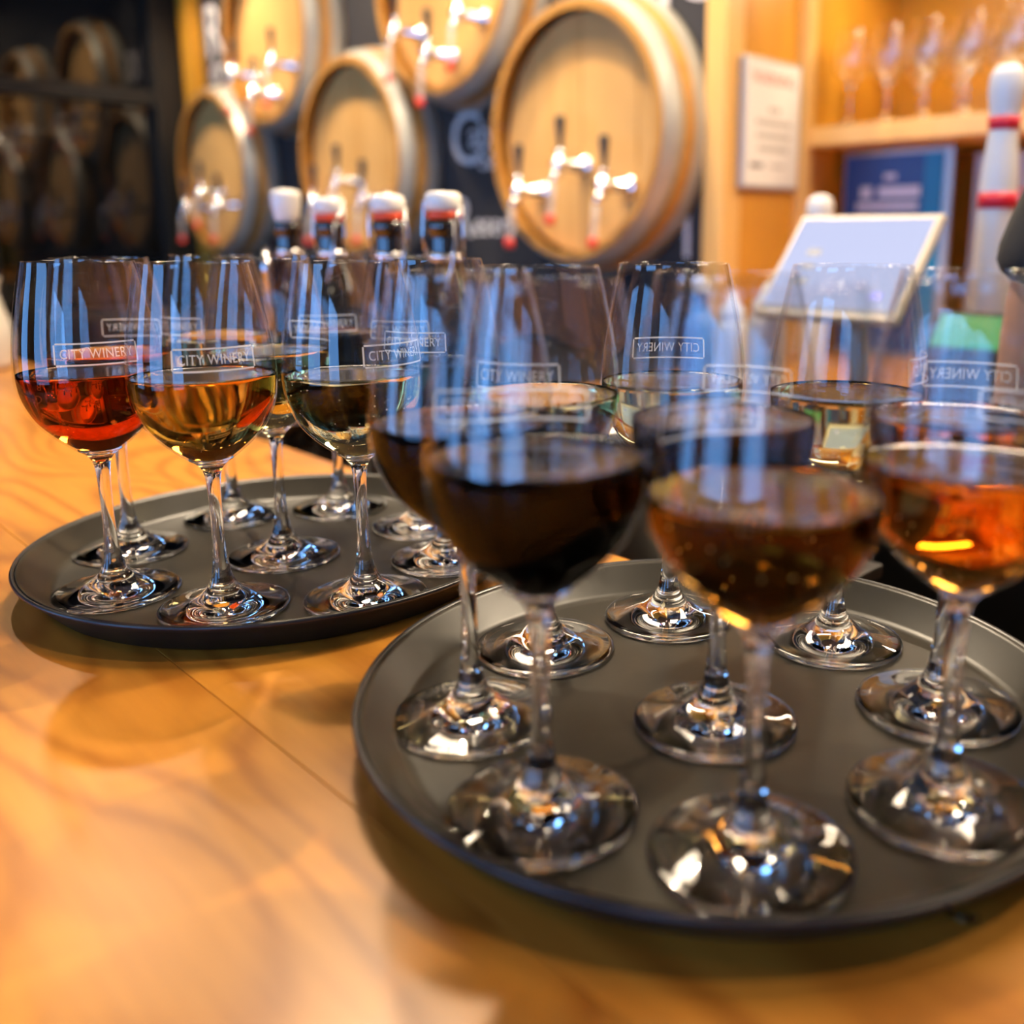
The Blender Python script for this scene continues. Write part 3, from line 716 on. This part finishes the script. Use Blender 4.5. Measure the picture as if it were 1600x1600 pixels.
# small cups on the ledge
def ledge_cup(x, y, h, r, label):
    me = lathe_mesh('paper_cup', [(0, 0), (r * .8, 0), (r, h - .002), (r + .0015, h), (r - .001, h), (r * .8 - .001, .003), (0, .003)], 32)
    o = link('paper_cup', me, M['white_plastic'], None, (x, y, -0.05)); tag(o, label, 'cup', 'white cups on the ledge')
ledge_cup(-1.20, .535, .075, .030, 'white paper cup on the ledge left of the corked bottle')
ledge_cup(-0.70, .53, .080, .030, 'white paper cup on the ledge right of the bottles')
ice = empty('ice_bucket', (-0.535, .575, -0.05)); tag(ice, 'steel ice bucket on the ledge behind the nearest tray', 'bucket')
link('body', lathe_mesh('body', [(0, 0), (.052, 0), (.055, .004), (.062, .085), (.065, .088), (.066, .092), (.062, .093), (.058, .085), (.051, .006), (0, .006)], 48), M['steel'], ice)
for s in (-1, 1): link('handle', tube_mesh('handle', [(s * .062, -.014, .070), (s * .078, -.010, .074), (s * .080, .010, .074), (s * .062, .014, .070)], .003, 8), M['steel'], ice)
# cream pitcher far along the counter
pt = empty('cream_pitcher', (-1.845, 0.375, -0.005)); tag(pt, 'cream ceramic pitcher far along the counter, cut by left edge', 'pitcher')
link('body', lathe_mesh('body', spline([(0, 0), (.042, 0), (.050, .02), (.052, .06), (.042, .10), (.038, .125), (.044, .148)], 4) + [(.041, .148), (.035, .125), (.039, .10), (.048, .06), (.046, .02), (0, .006)], 40), M['ceramic'], pt)
link('handle', tube_mesh('handle', [(-.040, 0, .128), (-.066, 0, .122), (-.074, 0, .085), (-.064, 0, .050), (-.048, 0, .040)], .006, 10), M['ceramic'], pt)

# ------------------------------------------------------------------ bartender at the right edge
def skin_mesh(name, nodes, edges, root=0, sub=2):
    me = bpy.data.meshes.new(name); me.from_pydata([n[:3] for n in nodes], edges, []); me.update()
    o = bpy.data.objects.new(name, me); C.objects.link(o)
    o.modifiers.new('skin', 'SKIN'); o.modifiers.new('sub', 'SUBSURF').levels = sub
    o.modifiers['sub'].render_levels = sub
    sv = me.skin_vertices[0].data
    for i, n in enumerate(nodes):
        r = n[3]; sv[i].radius = r if isinstance(r, tuple) else (r, r); sv[i].use_root = (i == root)
    bpy.context.view_layer.update()
    m2 = bpy.data.meshes.new_from_object(o.evaluated_get(bpy.context.evaluated_depsgraph_get()))
    bpy.data.objects.remove(o)
    m2.polygons.foreach_set('use_smooth', [True] * len(m2.polygons)); m2.materials.clear()
    m2.name = name
    return m2
px0, py0 = -0.075, 0.80          # body axis; faces the guests (-Y)
pe = empty('person', (px0, py0, ZF)); pe.scale = (1, 1, 1.04); tag(pe, 'bartender in a black T-shirt at the right edge, bare elbow showing', 'person')
# local coordinates: x right in the bar axis, y towards back wall, z up from the floor
bn = [(0, 0, .92, (.15, .105)), (0, .0, 1.06, (.135, .095)), (0, -.01, 1.20, (.155, .105)), (0, -.01, 1.30, (.13, .09)), (0, -.02, 1.38, .058), (0, -.03, 1.47, .060), (0, -.035, 1.56, .088), (0, -.03, 1.64, .075),
      (-.165, -.01, 1.295, .058), (-.205, -.015, 1.19, .047), (-.212, -.01, 1.05, .041), (-.11, -.13, 1.07, .033), (0.0, -.20, 1.10, .026),
      (.165, -.01, 1.295, .058), (.205, -.01, 1.19, .047), (.215, -.005, 1.06, .041), (.20, -.16, 1.07, .033), (.17, -.25, 1.10, .026),
      (-.085, 0, .84, .085), (-.095, .0, .48, .058), (-.10, .02, .09, .042), (-.10, -.12, .04, .035),
      (.085, 0, .84, .085), (.095, .0, .48, .058), (.10, .02, .09, .042), (.10, -.12, .04, .035)]
be = [(0, 1), (1, 2), (2, 3), (3, 4), (4, 5), (5, 6), (6, 7), (3, 8), (8, 9), (9, 10), (10, 11), (11, 12), (3, 13), (13, 14), (14, 15), (15, 16), (16, 17), (0, 18), (18, 19), (19, 20), (20, 21), (0, 22), (22, 23), (23, 24), (24, 25)]
link('body', skin_mesh('body', bn, be), M['skin'], pe)
# T-shirt: a looser shell over torso and upper arms
tn = [(0, 0, .90, (.165, .12)), (0, 0, 1.06, (.15, .11)), (0, -.01, 1.20, (.17, .12)), (0, -.01, 1.30, (.145, .103)), (0, -.012, 1.365, .068),
      (-.168, -.01, 1.298, .070), (-.200, -.014, 1.225, .062), (-.205, -.014, 1.195, .062), (.168, -.01, 1.298, .070), (.200, -.012, 1.235, .064), (.206, -.012, 1.205, .064)]
te = [(0, 1), (1, 2), (2, 3), (3, 4), (3, 5), (5, 6), (6, 7), (3, 8), (8, 9), (9, 10)]
link('t_shirt', skin_mesh('t_shirt', tn, te), M['black_cloth'], pe)
ln_ = [(0, 0, .92, (.162, .115)), (-.088, 0, .82, .095), (-.096, 0, .48, .075), (-.10, .02, .12, .065), (.088, 0, .82, .095), (.096, 0, .48, .075), (.10, .02, .12, .065)]
link('trousers', skin_mesh('trousers', ln_, [(0, 1), (1, 2), (2, 3), (0, 4), (4, 5), (5, 6)]), M['black_cloth'], pe)
for s in (-1, 1):
    link('shoe', skin_mesh('shoe', [(s * .10, .05, .045, .042), (s * .10, -.04, .042, .045), (s * .10, -.14, .035, .036)], [(0, 1), (1, 2)]), M['black_plastic'], pe)
    # five fingers resting on the counter edge
    hx, hy, hz = (0.0, -.20, 1.10) if s < 0 else (.17, -.25, 1.10)
    link('hand', skin_mesh('hand', [(hx, hy, hz, .026), (hx - s * .01, hy - .045, hz - .004, (.034, .016)), (hx - s * .012, hy - .075, hz - .010, (.034, .013))], [(0, 1), (1, 2)]), M['skin'], pe)
    for k, (dx, ln) in enumerate(((-.027, .062), (-.010, .074), (.008, .070), (.025, .055))):
        bx = hx - s * .012 + dx
        link('finger', skin_mesh('finger', [(bx, hy - .070, hz - .010, .0085), (bx, hy - .075 - ln * .5, hz - .008, .008), (bx, hy - .078 - ln, hz - .022, .0065)], [(0, 1), (1, 2)]), M['skin'], pe)
    link('thumb', skin_mesh('thumb', [(hx + s * -.020, hy - .030, hz - .006, .011), (hx + s * -.045, hy - .055, hz - .012, .0095), (hx + s * -.052, hy - .085, hz - .020, .0075)], [(0, 1), (1, 2)]), M['skin'], pe)
# head details
hd = lathe_mesh('hair', spline([(.02, -.06), (.086, -.04), (.100, .02), (.096, .07), (.070, .115), (.03, .132), (0, .135)], 4), 32)
h_ = link('hair', hd, M['hair'], pe, (0, .000, 1.585)); h_.scale = (0.98, 1.05, 1.0)
for s in (-1, 1):
    link('eye', lathe_mesh('eye', [(0, -.010), (.007, -.007), (.010, 0), (.007, .007), (0, .010)], 16), M['eye'], pe, (s * .032, -.118, 1.565))
    link('ear', skin_mesh('ear', [(s * .086, -.02, 1.535, .010), (s * .095, -.015, 1.56, .014), (s * .092, -.015, 1.585, .011)], [(0, 1), (1, 2)]), M['skin'], pe)
link('nose', skin_mesh('nose', [(0, -.112, 1.575, .009), (0, -.128, 1.545, .012), (0, -.124, 1.532, .014)], [(0, 1), (1, 2)]), M['skin'], pe)
link('mouth', skin_mesh('mouth', [(-.022, -.108, 1.502, .005), (0, -.116, 1.502, .008), (.022, -.108, 1.502, .005)], [(0, 1), (1, 2)], root=1), M['lip'], pe)
